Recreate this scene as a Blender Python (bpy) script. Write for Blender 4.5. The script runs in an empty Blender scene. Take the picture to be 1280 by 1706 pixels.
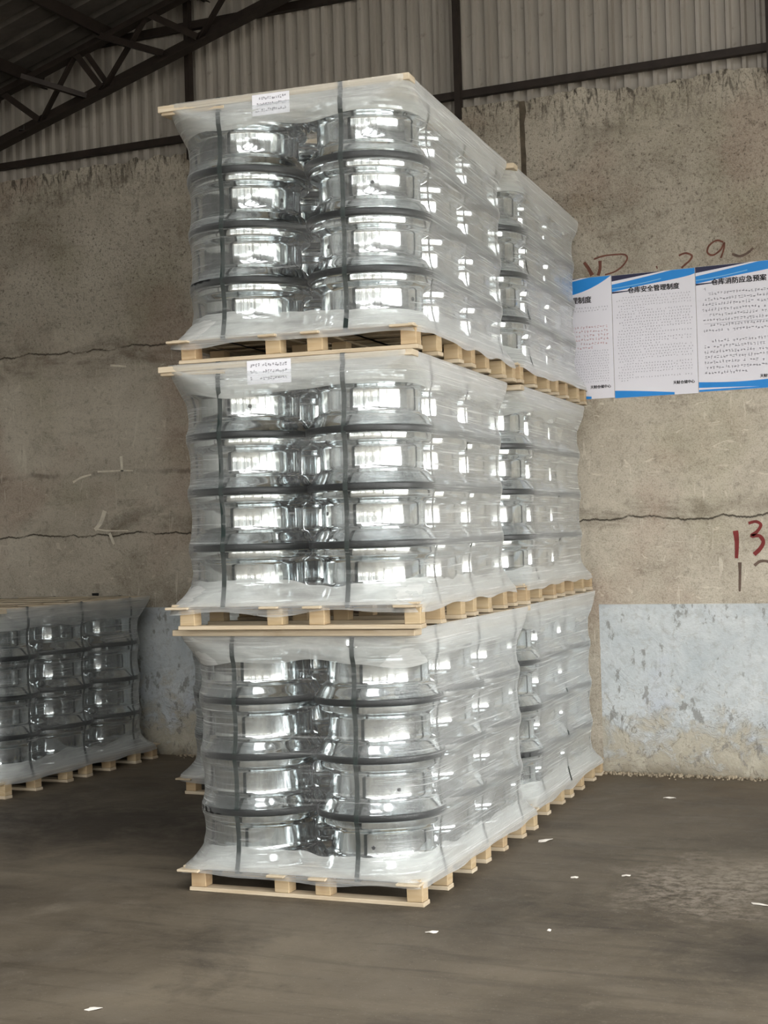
import bpy, bmesh, math, random
import numpy as np
from mathutils import Vector, Matrix, noise as mnoise

rng = random.Random(11)
S = bpy.context.scene
COL = S.collection

# ------------------------------------------------------------------ camera
F_PX, YAW, PITCH, ROLL = 2499.1, 0.4239, 0.0129, -0.0288
cam_d = bpy.data.cameras.new('camera')
cam_d.sensor_fit = 'HORIZONTAL'
cam_d.sensor_width = 36.0
cam_d.lens = F_PX / 1280.0 * 36.0
cam_d.clip_end = 200
cam = bpy.data.objects.new('camera', cam_d)
COL.objects.link(cam)
fw = Vector((-math.sin(YAW) * math.cos(PITCH), math.cos(YAW) * math.cos(PITCH), math.sin(PITCH)))
rt = Vector((math.cos(YAW), math.sin(YAW), 0))
up = rt.cross(fw)
r2 = rt * math.cos(ROLL) + up * math.sin(ROLL)
u2 = -rt * math.sin(ROLL) + up * math.cos(ROLL)
M = Matrix((r2, u2, -fw)).transposed().to_4x4()
M.translation = (3.336, -6.2071, 1.7009)
cam.matrix_world = M
S.camera = cam

# ------------------------------------------------------------------ world, exposure
W = bpy.data.worlds.new('overcast_sky')
S.world = W
W.use_nodes = True
bg = W.node_tree.nodes['Background']
bg.inputs[0].default_value = (1.0, 0.998, 0.985, 1)
bg.inputs[1].default_value = 5.0
S.view_settings.view_transform = 'Standard'
S.view_settings.look = 'None'
S.view_settings.exposure = 1.15
S.view_settings.gamma = 1.0
S.view_settings.use_curve_mapping = False
S.cycles.transparent_max_bounces = 24
S.cycles.max_bounces = 10
S.cycles.diffuse_bounces = 5
S.cycles.glossy_bounces = 5
S.cycles.sample_clamp_indirect = 6.0


def portal(name, loc, rot, sx, sy):
    """a light portal: emits nothing, only tells the sampler where the sky comes in"""
    d = bpy.data.lights.new(name, 'AREA')
    d.shape = 'RECTANGLE'
    d.size, d.size_y = sx, sy
    d.cycles.is_portal = True
    o = bpy.data.objects.new(name, d)
    o.location = loc
    o.rotation_euler = rot
    COL.objects.link(o)


HALL = dict(x0=-10.0, x1=9.0, y0=-15.0, y1=3.82)
YW = HALL['y1']
FRONT_DOORS = [(-3.6, -2.3, 5.2), (-2.0, -0.6, 5.2), (0.0, 0.7, 5.6), (1.3, 3.4, 5.6), (4.0, 4.7, 5.6), (5.4, 7.4, 5.4), (7.8, 8.7, 5.4)]  # unseen openings, split narrow to stripe the reflections in the rims
SIDE_DOORS = [(-14.5, -9.7, 4.6), (-9.3, -4.5, 4.6), (-4.1, 0.6, 4.6)]
RIDGE_X, RIDGE_Z, SLOPE = 2.6, 7.43, 0.285


def roof_z(x):
    return RIDGE_Z - SLOPE * abs(x - RIDGE_X)


# unseen open strips added to the roof to let in more sky light (y ranges)
ROOF_GAPS = [(-13.6, -12.2), (-10.6, -9.2), (-7.6, -6.2), (-4.6, -3.2)]
GAP_X = (-6.5, 7.0)
for a, b in ROOF_GAPS:
    for xa, xb in ((RIDGE_X - 2.6, RIDGE_X - 0.6), (RIDGE_X + 0.6, GAP_X[1])):
        xm = (xa + xb) / 2
        portal('roof_portal', (xm, (a + b) / 2, roof_z(xm) + 0.1), (0, -math.atan(SLOPE) if xm < RIDGE_X else math.atan(SLOPE), 0), math.hypot(xb - xa, SLOPE * (xb - xa)), b - a)
for a, b, h in FRONT_DOORS:
    portal('door_portal', ((a + b) / 2, HALL['y0'] - 0.1, h / 2), (math.radians(90), 0, 0), b - a, h)
for a, b, h in SIDE_DOORS:
    portal('door_portal', (HALL['x1'] + 0.1, (a + b) / 2, h / 2), (math.radians(90), 0, math.radians(90)), b - a, h)

# ------------------------------------------------------------------ node helpers
def lin(r, g, b):
    f = lambda c: (c / 255 / 12.92) if c <= 10 else ((c / 255 + 0.055) / 1.055) ** 2.4
    return (f(r), f(g), f(b), 1)


class NT:
    def __init__(s, name):
        s.m = bpy.data.materials.new(name)
        s.m.use_nodes = True
        s.t = s.m.node_tree
        s.t.nodes.clear()
        s.out = s.t.nodes.new('ShaderNodeOutputMaterial')

    def n(s, typ, ins=None, **props):
        nd = s.t.nodes.new('ShaderNode' + typ)
        for k, v in props.items():
            setattr(nd, k, v)
        for k, v in (ins or {}).items():
            s.set(nd.inputs[k], v)
        return nd

    def set(s, sock, v):
        if isinstance(v, bpy.types.NodeSocket):
            s.t.links.new(v, sock)
        elif isinstance(v, bpy.types.Node):
            s.t.links.new(v.outputs[0], sock)
        else:
            sock.default_value = v

    def math(s, op, a, b=0.0, c=0.0, clamp=False):
        return s.n('Math', {0: a, 1: b, 2: c}, operation=op, use_clamp=clamp).outputs[0]

    def mix(s, fac, a, b, blend='MIX'):
        nd = s.n('Mix', data_type='RGBA', blend_type=blend)
        s.set(nd.inputs[0], fac)
        s.set(nd.inputs[6], a)
        s.set(nd.inputs[7], b)
        return nd.outputs[2]

    def noise(s, vec, scale, detail=4, rough=0.55, dist=0.0):
        nd = s.n('TexNoise', {'Scale': scale, 'Detail': detail, 'Roughness': rough, 'Distortion': dist})
        if vec is not None:
            s.set(nd.inputs['Vector'], vec)
        return nd.outputs[0]

    def ramp(s, v, a, b, lo=0.0, hi=1.0):
        return s.n('MapRange', {0: v, 1: a, 2: b, 3: lo, 4: hi}, clamp=True).outputs[0]

    def mapping(s, vec, scale=(1, 1, 1), rot=(0, 0, 0), loc=(0, 0, 0)):
        return s.n('Mapping', {0: vec, 1: loc, 2: rot, 3: scale}).outputs[0]

    def coord(s, which='Object'):
        return s.n('TexCoord').outputs[which]

    def bump(s, h, strength, dist):
        return s.n('Bump', {'Strength': strength, 'Distance': dist, 'Height': h}).outputs[0]

    def bsdf(s, color, rough=0.6, metal=0.0, normal=None, spec=0.5, **k):
        nd = s.n('BsdfPrincipled')
        s.set(nd.inputs['Base Color'], color)
        s.set(nd.inputs['Roughness'], rough)
        s.set(nd.inputs['Metallic'], metal)
        s.set(nd.inputs['Specular IOR Level'], spec)
        if normal is not None:
            s.set(nd.inputs['Normal'], normal)
        for kk, v in k.items():
            s.set(nd.inputs[kk], v)
        return nd.outputs[0]

    def done(s, sh):
        s.set(s.out.inputs[0], sh)
        return s.m


def plain(name, col, rough=0.6, metal=0.0, spec=0.5, var=0.06, scale=30):
    t = NT(name)
    f = t.noise(t.coord(), scale, 3)
    c = t.mix(t.ramp(f, 0.3, 0.7), tuple(x * (1 - var) for x in col[:3]) + (1,), tuple(min(1, x * (1 + var)) for x in col[:3]) + (1,))
    return t.done(t.bsdf(c, rough, metal, spec=spec))


# ------------------------------------------------------------------ materials
def mat_wall():
    t = NT('stained_plaster')
    P = t.coord('Object')
    xyz = t.n('SeparateXYZ', {0: P})
    X, Z = xyz.outputs[0], xyz.outputs[2]
    big = t.noise(P, 0.9, 5, 0.6)
    mid = t.noise(P, 3.2, 6, 0.65, 0.6)
    fine = t.noise(P, 48, 5, 0.75)
    grain = t.noise(P, 130, 2, 0.6)
    base = t.mix(t.ramp(big, 0.36, 0.64), lin(148, 138, 122), lin(206, 197, 180))
    base = t.mix(t.ramp(mid, 0.40, 0.66, 0, 0.55), base, lin(196, 187, 170))
    # dark damp blotches
    dk = t.noise(t.mapping(P, (0.8, 1, 1.7)), 1.5, 8, 0.72, 0.8)
    base = t.mix(t.ramp(dk, 0.52, 0.66, 0, 0.5), base, lin(104, 93, 78))
    # rust and green tints
    tint = t.noise(t.mapping(P, loc=(7, 0, 3)), 1.1, 4)
    base = t.mix(t.ramp(tint, 0.54, 0.66, 0, 0.4), base, lin(158, 130, 114))
    tint2 = t.noise(t.mapping(P, loc=(-4, 0, 9)), 1.3, 4)
    base = t.mix(t.ramp(tint2, 0.54, 0.66, 0, 0.22), base, lin(152, 148, 116))
    # roughcast upper zone with dark pits
    zn = t.math('ADD', Z, t.math('MULTIPLY', t.math('SUBTRACT', mid, 0.5), 1.6))
    upper = t.ramp(zn, 3.0, 3.7)
    pit = t.ramp(fine, 0.34, 0.46, 1, 0)
    pit_amt = t.math('ADD', t.math('MULTIPLY', upper, 0.62), 0.20)
    base = t.mix(t.math('MULTIPLY', pit, pit_amt), base, lin(70, 61, 50))
    base = t.mix(t.ramp(grain, 0.42, 0.62, 0.0, 0.30), base, lin(200, 192, 176))
    base = t.mix(t.ramp(grain, 0.30, 0.46, 0.32, 0.0), base, lin(92, 82, 68))
    med = t.noise(P, 17, 6, 0.72, 0.5)
    base = t.mix(t.ramp(med, 0.30, 0.46, 0.45, 0.0), base, lin(96, 86, 72))
    # black ragged streaks right under the top edge
    drip = t.noise(t.mapping(P, (9, 1, 2.4)), 2.6, 6, 0.7, 1.0)
    topz = t.ramp(Z, 4.35, 4.72)
    base = t.mix(t.math('MULTIPLY', t.ramp(drip, 0.50, 0.60), t.math('MULTIPLY', topz, 0.85)), base, lin(42, 37, 32))
    # pale scrapes
    sc = t.noise(t.mapping(P, (2.2, 1, 7)), 2.4, 3, 0.5, 2.0)
    base = t.mix(t.math('MULTIPLY', t.ramp(sc, 0.655, 0.70, 0, 0.45), t.ramp(upper, 0, 0.6, 1, 0.1)), base, lin(222, 214, 196))
    sc2 = t.noise(t.mapping(P, (9, 1, 1.6), loc=(3, 1, 2)), 2.2, 3, 0.5, 1.0)
    base = t.mix(t.math('MULTIPLY', t.ramp(sc2, 0.65, 0.69, 0, 0.4), t.ramp(upper, 0, 0.6, 1, 0.1)), base, lin(224, 217, 200))

    # board joints / cracks running along the wall
    wob = t.math('MULTIPLY', t.math('SUBTRACT', t.noise(t.mapping(P, (1, 0, 0)), 2.2, 8, 0.62), 0.5), 0.20)
    brk = t.noise(t.mapping(P, (1, 0, 0.4)), 3.0, 5, 0.7)

    def crack(z0, w, amt, lo=0.44):
        d = t.math('ABSOLUTE', t.math('SUBTRACT', t.math('SUBTRACT', Z, z0), wob))
        return t.math('MULTIPLY', t.ramp(d, w * 0.3, w, 1, 0), t.ramp(brk, lo, lo + 0.12, 0.1, amt))

    left = t.ramp(X, -1.4, -0.8, 1, 0)
    cr = t.math('MAXIMUM', crack(1.735, 0.008, 0.8, 0.36), t.math('MULTIPLY', crack(3.22, 0.009, 0.8, 0.38), left))
    cr = t.math('MAXIMUM', cr, t.math('MULTIPLY', crack(2.22, 0.025, 0.4, 0.46), left))
    base = t.mix(cr, base, lin(48, 41, 34))
    # soft dirt above the joint
    dd = t.math('ABSOLUTE', t.math('SUBTRACT', t.math('SUBTRACT', Z, 1.79), wob))
    base = t.mix(t.math('MULTIPLY', t.ramp(dd, 0.0, 0.11, 1, 0), t.ramp(dk, 0.45, 0.62, 0.05, 0.5)), base, lin(86, 77, 63))

    dd2 = t.math('ABSOLUTE', t.math('SUBTRACT', t.math('SUBTRACT', Z, 3.14), wob))
    base = t.mix(t.math('MULTIPLY', t.math('MULTIPLY', t.ramp(dd2, 0.0, 0.22, 1, 0), left), t.ramp(dk, 0.42, 0.6, 0.05, 0.55)), base, lin(96, 80, 66))

    # painted dado, worn and peeling towards the floor
    pm = t.noise(P, 6.0, 7, 0.68, 0.4)
    paint = t.mix(t.ramp(mid, 0.35, 0.65), lin(182, 189, 191), lin(204, 208, 208))
    paint = t.mix(t.ramp(t.noise(P, 2.0, 4), 0.55, 0.7, 0, 0.5), paint, lin(186, 192, 204))
    zone = t.ramp(Z, 1.152, 1.158, 1, 0)
    strip = t.math('MULTIPLY', t.math('GREATER_THAN', X, 0.24), t.math('LESS_THAN', X, 0.415))
    zone = t.math('MULTIPLY', zone, t.math('SUBTRACT', 1.0, strip))
    peel_h = t.math('ADD', t.math('MULTIPLY', t.ramp(Z, 0.05, 0.75), 0.42), 0.12)
    keep = t.ramp(t.math('SUBTRACT', peel_h, t.math('SUBTRACT', pm, 0.30)), -0.02, 0.16)
    chips = t.math('MULTIPLY', t.ramp(t.noise(t.mapping(P, (1.5, 1, 0.8)), 9.0, 5, 0.65), 0.585, 0.63), 0.7)
    under = t.mix(t.ramp(pm, 0.35, 0.6), lin(150, 141, 122), lin(184, 178, 162))
    paint2 = t.mix(keep, under, paint)
    paint2 = t.mix(t.ramp(med, 0.34, 0.5, 0.4, 0.0), paint2, lin(150, 148, 140))
    paint2 = t.mix(chips, paint2, lin(128, 126, 120))
    vein = t.math('ABSOLUTE', t.math('SUBTRACT', t.noise(P, 2.6, 6, 0.6, 0.8), 0.5))
    paint2 = t.mix(t.math('MULTIPLY', t.ramp(vein, 0.0, 0.007, 0.55, 0), t.ramp(Z, 0.35, 0.75, 1, 0)), paint2, lin(96, 88, 76))
    grime = t.math('MULTIPLY', t.ramp(Z, 0.0, 0.10, 0.7, 0), t.ramp(mid, 0.4, 0.6))
    paint2 = t.mix(grime, paint2, lin(98, 88, 72))
    col = t.mix(zone, base, paint2)
    # relief
    h = t.math('ADD', t.math('MULTIPLY', fine, t.math('ADD', t.math('MULTIPLY', upper, 1.0), 0.25)),
               t.math('MULTIPLY', mid, 1.2))
    h = t.math('SUBTRACT', h, t.math('MULTIPLY', cr, 1.0))
    h = t.math('ADD', h, t.math('MULTIPLY', t.math('MULTIPLY', zone, keep), 0.35))
    return t.done(t.bsdf(col, 0.92, 0, t.bump(h, 0.7, 0.025), 0.2))


def mat_floor():
    t = NT('oily_concrete_floor')
    P = t.coord('Object')
    a = t.noise(P, 0.55, 6, 0.62, 0.5)
    b = t.noise(P, 2.3, 8, 0.7, 0.4)
    c = t.noise(P, 55, 4, 0.7)
    st = t.noise(t.mapping(P, (0.5, 5, 1), rot=(0, 0, math.radians(12))), 2.0, 6, 0.65, 0.5)
    col = t.mix(t.ramp(a, 0.34, 0.66), lin(72, 64, 53), lin(122, 112, 96))
    col = t.mix(t.ramp(b, 0.50, 0.74, 0, 0.6), col, lin(120, 112, 100))
    col = t.mix(t.ramp(st, 0.52, 0.72, 0, 0.45), col, lin(50, 44, 38))
    dk = t.noise(t.mapping(P, loc=(3, 5, 0)), 1.1, 7, 0.68, 0.6)
    col = t.mix(t.ramp(dk, 0.55, 0.70, 0, 0.6), col, lin(48, 42, 37))
    # worn pale patches
    pl = t.noise(t.mapping(P, loc=(1.2, 8.4, 0)), 1.0, 9, 0.74, 0.3)
    col = t.mix(t.ramp(pl, 0.60, 0.72, 0, 0.6), col, lin(146, 136, 121))
    sp = t.noise(P, 95, 2, 0.5)
    col = t.mix(t.ramp(sp, 0.66, 0.74, 0, 0.4), col, lin(160, 152, 140))
    # brown run near the wall
    yy = t.n('SeparateXYZ', {0: P}).outputs[1]
    col = t.mix(t.math('MULTIPLY', t.ramp(yy, 1.8, 3.6), t.ramp(b, 0.4, 0.6, 0.2, 0.6)), col, lin(104, 88, 68))
    # scuffed pale patch and a dark oily one with shapes of their own
    def blot(x, y, rx, ry):
        v = t.n('VectorMath', {0: t.mapping(P, (1 / rx, 1 / ry, 1), loc=(-x / rx, -y / ry, 0))}, operation='LENGTH').outputs[1]
        return t.math('SUBTRACT', v, t.math('MULTIPLY', t.math('SUBTRACT', b, 0.5), 2.2))
    grit = t.noise(P, 16, 6, 0.75)
    col = t.mix(t.math('MULTIPLY', t.ramp(blot(1.85, 0.85, 0.55, 0.75), 0.4, 1.0, 1, 0), t.ramp(grit, 0.42, 0.58, 0.05, 0.65)), col, lin(158, 148, 134))
    col = t.mix(t.math('MULTIPLY', t.ramp(blot(2.2, -0.3, 0.45, 0.5), 0.3, 1.0, 1, 0), 0.6), col, lin(46, 41, 36))
    col = t.mix(t.math('MULTIPLY', t.ramp(blot(-2.0, 1.3, 1.3, 0.9), 0.3, 1.1, 1, 0), 0.7), col, lin(50, 44, 39))  # dimmer light on the left floor, painted in as a dark patch
    col = t.mix(t.ramp(grit, 0.56, 0.72, 0, 0.35), col, lin(132, 123, 110))
    col = t.mix(t.ramp(grit, 0.30, 0.42, 0.35, 0), col, lin(46, 40, 35))
    h = t.math('ADD', t.math('MULTIPLY', c, 0.4), b)
    rough = t.ramp(b, 0.3, 0.7, 0.5, 0.8)
    return t.done(t.bsdf(col, rough, 0, t.bump(h, 0.25, 0.01), 0.35))


def mat_sheet(name, c1, c2):
    t = NT(name)
    P = t.coord('Object')
    a = t.noise(t.mapping(P, (6, 6, 0.5)), 1.0, 6, 0.65)
    b = t.noise(P, 9, 5, 0.6)
    col = t.mix(t.ramp(a, 0.35, 0.65), c1, c2)
    col = t.mix(t.ramp(b, 0.62, 0.75, 0, 0.5), col, lin(84, 72, 60))
    return t.done(t.bsdf(col, 0.55, 0.15, None, 0.4))


def mat_wood(name, c1, c2, c3):
    t = NT(name)
    P = t.coord('Object')
    oi = t.n('ObjectInfo')
    rnd = oi.outputs['Random']
    off = t.n('CombineXYZ', {0: t.math('MULTIPLY', rnd, 13.0), 1: t.math('MULTIPLY', rnd, 7.0), 2: 0.0})
    gv = t.n('VectorMath', {0: t.coord('UV'), 1: off}, operation='ADD').outputs[0]
    g = t.noise(t.mapping(gv, (1.2, 16, 1)), 2.4, 5, 0.6, 0.8)
    k = t.noise(gv, 5.0, 3, 0.5)
    col = t.mix(t.ramp(g, 0.35, 0.65), c1, c2)
    col = t.mix(t.ramp(k, 0.62, 0.75, 0, 0.6), col, c3)
    col = t.mix(t.ramp(rnd, 0, 1, 0.0, 0.35), col, c3)
    return t.done(t.bsdf(col, 0.8, 0, t.bump(g, 0.25, 0.004), 0.25))


def mat_chrome():
    t = NT('polished_aluminium')
    P = t.coord('Object')
    f = t.noise(t.mapping(P, (1, 1, 0.15)), 60, 3)
    col = t.mix(t.ramp(f, 0.3, 0.7), lin(206, 212, 214), lin(228, 232, 233))
    return t.done(t.bsdf(col, t.ramp(f, 0.3, 0.7, 0.07, 0.13), 1.0))


def mat_film(name, base, edge, streak, tint=(0.86, 0.88, 0.87, 1)):
    """clear stretch film: mostly see-through, milky where the plies overlap and at grazing angles"""
    t = NT(name)
    uv = t.coord('UV')
    oi = t.n('ObjectInfo').outputs['Random']
    off = t.n('CombineXYZ', {0: t.math('MULTIPLY', oi, 31.0), 1: t.math('MULTIPLY', oi, 17.0), 2: 0.0})
    v = t.n('VectorMath', {0: uv, 1: off}, operation='ADD').outputs[0]
    s1 = t.noise(t.mapping(v, (0.4, 28, 1), rot=(0, 0, math.radians(3))), 2.6, 6, 0.65, 0.35)
    s2 = t.noise(t.mapping(v, (0.5, 34, 1), rot=(0, 0, math.radians(-16))), 2.2, 5, 0.65, 0.5)
    s3 = t.noise(t.mapping(v, (0.45, 24, 1), rot=(0, 0, math.radians(24))), 2.0, 5, 0.6, 0.4)
    patch = t.noise(v, 1.7, 4, 0.6, 0.5)
    bands = t.noise(t.mapping(v, (0.15, 2.2, 1), rot=(0, 0, math.radians(4))), 1.6, 2)
    lw = t.n('LayerWeight', {'Blend': 0.5}).outputs['Facing']
    lines = t.math('MAXIMUM', t.ramp(s1, 0.56, 0.74), t.math('MULTIPLY', t.ramp(s2, 0.56, 0.74), t.ramp(patch, 0.42, 0.62)))
    lines = t.math('MAXIMUM', lines, t.math('MULTIPLY', t.ramp(s3, 0.58, 0.74), t.ramp(patch, 0.58, 0.40)))
    graz = t.math('MULTIPLY', t.math('POWER', lw, 1.8), edge)
    graz = t.math('MULTIPLY', graz, t.math('ADD', t.math('MULTIPLY', lines, 0.9), 0.62))
    fac = t.math('ADD', t.math('MULTIPLY', lines, streak), base)
    fac = t.math('ADD', fac, t.math('MULTIPLY', t.ramp(bands, 0.45, 0.65), 0.07))
    zz = t.n('SeparateXYZ', {0: uv}).outputs[1]
    tight = None
    for zb in (0.3846, 0.6492, 0.9138):
        d = t.ramp(t.math('ABSOLUTE', t.math('SUBTRACT', zz, zb)), 0.012, 0.034, 0.25, 1.0)
        tight = d if tight is None else t.math('MINIMUM', tight, d)
    plies = t.math('MAXIMUM', t.ramp(zz, 1.12, 1.235, 0, 0.28), t.ramp(zz, 0.10, 0.22, 0.25, 0))
    plies = t.math('MULTIPLY', plies, t.math('ADD', t.math('MULTIPLY', s1, 1.2), 0.4))
    fac = t.math('ADD', t.math('MULTIPLY', fac, tight), t.math('ADD', graz, plies), clamp=True)
    crk = t.noise(t.mapping(v, (3, 5, 1)), 5.0, 5, 0.62, 2.2)
    hgt = t.math('ADD', t.math('MULTIPLY', s1, 0.5), t.math('MULTIPLY', crk, 0.6))
    hgt = t.math('ADD', hgt, t.math('MULTIPLY', s3, 0.35))
    nrm = t.bump(hgt, 0.35, 0.02)
    dif = t.n('MixShader', {0: 0.35})
    d1 = t.n('BsdfDiffuse', {0: tint, 'Normal': nrm})
    d2 = t.n('BsdfTranslucent', {0: tint})
    t.set(dif.inputs[1], d1)
    t.set(dif.inputs[2], d2)
    tr = t.n('BsdfTransparent', {0: (0.985, 0.995, 0.992, 1)})
    m1 = t.n('MixShader', {0: fac, 1: tr.outputs[0], 2: dif.outputs[0]})
    gl = t.n('BsdfGlossy', {0: (1, 1, 1, 1), 'Roughness': 0.09, 'Normal': nrm})
    fr = t.n('Fresnel', {'IOR': 1.45, 'Normal': nrm})
    frc = t.math('MINIMUM', t.math('MULTIPLY', fr, 1.1), 0.40)
    frc = t.math('MULTIPLY', frc, tight)
    m2 = t.n('MixShader', {0: frc, 1: m1.outputs[0], 2: gl.outputs[0]})
    return t.done(m2.outputs[0])


def mat_sheet_film():
    """milky packing sheet folded over the edges of a load"""
    t = NT('milky_packing_sheet')
    uv = t.coord('UV')
    s = t.noise(t.mapping(uv, (2, 9, 1)), 2.5, 5, 0.6, 0.6)
    d = t.n('BsdfDiffuse', {0: lin(226, 227, 224)})
    tl = t.n('BsdfTranslucent', {0: lin(226, 227, 224)})
    m = t.n('MixShader', {0: 0.3, 1: d.outputs[0], 2: tl.outputs[0]})
    tr = t.n('BsdfTransparent')
    f = t.ramp(s, 0.3, 0.7, 0.45, 0.85)
    return t.done(t.n('MixShader', {0: f, 1: tr.outputs[0], 2: m.outputs[0]}).outputs[0])


M_WALL = mat_wall()
M_FLOOR = mat_floor()
M_SHEET = mat_sheet('grey_corrugated_steel', lin(144, 137, 128), lin(164, 158, 149))
M_ROOF = mat_sheet('dull_roof_sheet', lin(64, 60, 56), lin(82, 77, 72))
M_STEEL = plain('dark_painted_steel', lin(44, 36, 31), 0.6, 0.2, 0.4, 0.25, 12)
M_HALL = plain('grey_hall_wall', lin(176, 173, 166), 0.9, 0, 0.2, 0.1, 1.5)
M_YARD = plain('concrete_yard', lin(168, 164, 156), 0.9, 0, 0.2, 0.1, 0.5)
M_FACADE = plain('added_facade', lin(118, 118, 116), 0.9, 0, 0.2, 0.15, 0.3)
M_WOOD = mat_wood('pale_pallet_wood', lin(190, 174, 148), lin(208, 195, 172), lin(164, 142, 113))
M_BLOCK = mat_wood('pallet_block_wood', lin(184, 162, 126), lin(200, 181, 148), lin(140, 104, 72))
M_CHROME = mat_chrome()
M_GUARD = plain('black_lip_guard', lin(26, 28, 29), 0.4, 0.0, 0.4, 0.1)
M_DARK = plain('dark_hole', lin(14, 14, 15), 0.8)
M_STRAP = plain('dark_green_strap', lin(18, 34, 31), 0.4, 0, 0.5, 0.15)
M_FILM = mat_film('stretch_film', 0.035, 0.98, 0.30)
M_MILK = mat_sheet_film()
M_PAPER = plain('white_poster_paper', lin(222, 220, 226), 0.55, 0, 0.4, 0.015, 4)
M_LABELP = plain('label_paper', lin(226, 226, 232), 0.6, 0, 0.3, 0.02)
M_BLUE = plain('poster_blue', lin(34, 132, 208), 0.5, 0, 0.4, 0.05, 5)
M_NAVY = plain('poster_navy', lin(38, 38, 66), 0.5, 0, 0.4, 0.05, 5)
M_SKY = plain('poster_pale_blue', lin(120, 176, 214), 0.5, 0, 0.4, 0.05, 5)
M_INK = plain('black_ink', lin(36, 36, 42), 0.6, 0, 0.3, 0.02)
M_GREYINK = plain('grey_print', lin(150, 149, 156), 0.6, 0, 0.3, 0.1)
M_REDINK = plain('red_print', lin(196, 150, 152), 0.6, 0, 0.3, 0.1)
M_REDPAINT = plain('dark_red_paint', lin(118, 46, 44), 0.7, 0, 0.3, 0.2, 18)
M_BROWNPAINT = plain('faded_brown_paint', lin(104, 66, 54), 0.8, 0, 0.3, 0.25, 18)
M_DARKPAINT = plain('faded_dark_paint', lin(98, 82, 72), 0.8, 0, 0.3, 0.3, 18)
M_SCRAP = plain('paper_scrap', lin(214, 208, 198), 0.8, 0, 0.3, 0.05)
M_GROOVE_SHADE = plain('painted_groove_shade', lin(84, 76, 64), 0.95, 0, 0.2, 0.35, 14)
M_RUBBLE = plain('plaster_rubble', lin(150, 138, 118), 0.9, 0, 0.2, 0.25, 8)

# ------------------------------------------------------------------ object helpers
def link(name, me, mat=None, parent=None):
    o = bpy.data.objects.new(name, me)
    COL.objects.link(o)
    if mat is not None and not me.materials:
        me.materials.append(mat)
    if parent is not None:
        o.parent = parent
    return o


def mesh_from(name, verts, faces, mat=None, smooth=False, uvs=None):
    me = bpy.data.meshes.new(name)
    me.from_pydata([tuple(v) for v in verts], [], faces)
    if uvs is not None:
        ul = me.uv_layers.new(name='UVMap')
        li = np.empty(len(me.loops), dtype=np.int32)
        me.loops.foreach_get('vertex_index', li)
        ul.data.foreach_set('uv', np.asarray(uvs, dtype=np.float32)[li].ravel())
    if mat:
        me.materials.append(mat)
    if smooth:
        me.polygons.foreach_set('use_smooth', [True] * len(me.polygons))
    me.update()
    return me


def tag(o, label=None, cat=None, group=None, kind=None):
    if label: o['label'] = label
    if cat: o['category'] = cat
    if group: o['group'] = group
    if kind: o['kind'] = kind
    return o


def empty(name, loc=(0, 0, 0), rz=0.0):
    o = bpy.data.objects.new(name, None)
    o.empty_display_size = 0.1
    o.location = loc
    o.rotation_euler = (0, 0, rz)
    COL.objects.link(o)
    return o


def box_mesh(name, sx, sy, sz, mat, bevel=0.0, jitter=0.0, grain=0):
    """a slightly bevelled board; uv runs along its grain axis"""
    bm = bmesh.new()
    bmesh.ops.create_cube(bm, size=1)
    for v in bm.verts:
        v.co = Vector((v.co.x * sx, v.co.y * sy, v.co.z * sz))
        if jitter:
            v.co += Vector([rng.uniform(-jitter, jitter) for _ in range(3)])
    if bevel:
        bmesh.ops.bevel(bm, geom=bm.edges[:], offset=bevel, segments=1, affect='EDGES')
    uvl = bm.loops.layers.uv.new('UVMap')
    o1 = rng.random() * 20
    for f in bm.faces:
        nx = [abs(c) for c in f.normal]
        for l in f.loops:
            c = l.vert.co
            a = c[grain]
            rest = [c[i] for i in range(3) if i != grain]
            b = rest[0] + rest[1]
            if nx[grain] > 0.8:
                a, b = rest
            l[uvl].uv = (a + o1, b + o1)
    me = bpy.data.meshes.new(name)
    bm.to_mesh(me)
    bm.free()
    me.materials.append(mat)
    return me


def lathe(name, prof, seg, mat, closed=False, smooth=True):
    vs, fs = [], []
    n = len(prof)
    for i in range(seg):
        a = 2 * math.pi * i / seg
        for r, z in prof:
            vs.append((r * math.cos(a), r * math.sin(a), z))
    m = n if closed else n - 1
    for i in range(seg):
        j = (i + 1) % seg
        for k in range(m):
            k2 = (k + 1) % n
            fs.append((i * n + k, j * n + k, j * n + k2, i * n + k2))
    me = mesh_from(name, vs, fs, mat, smooth)
    return me


def sharp_by_angle(me, deg=28):
    try:
        me.set_sharp_from_angle(angle=math.radians(deg))
    except Exception:
        pass


def beam(name, p0, p1, w, h, mat, parent=None, upv=(0, 0, 1), angle=False):
    """steel member from p0 to p1 (box section, or an L angle)"""
    p0, p1 = Vector(p0), Vector(p1)
    d = (p1 - p0)
    L = d.length
    d.normalize()
    u = Vector(upv)
    s = d.cross(u)
    if s.length < 1e-4:
        s = d.cross(Vector((0, 1, 0)))
    s.normalize()
    u = s.cross(d)
    if angle:
        t = 0.15 * w
        sec = [(-w / 2, -h / 2), (w / 2, -h / 2), (w / 2, -h / 2 + t), (-w / 2 + t, -h / 2 + t), (-w / 2 + t, h / 2), (-w / 2, h / 2)]
    else:
        sec = [(-w / 2, -h / 2), (w / 2, -h / 2), (w / 2, h / 2), (-w / 2, h / 2)]
    vs = [p + s * a + u * b for p in (p0, p1) for a, b in sec]
    n = len(sec)
    fs = [(i, (i + 1) % n, n + (i + 1) % n, n + i) for i in range(n)]
    fs += [tuple(range(n - 1, -1, -1)), tuple(range(n, 2 * n))]
    return link(name, mesh_from(name, vs, fs, mat), None, parent)


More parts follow.
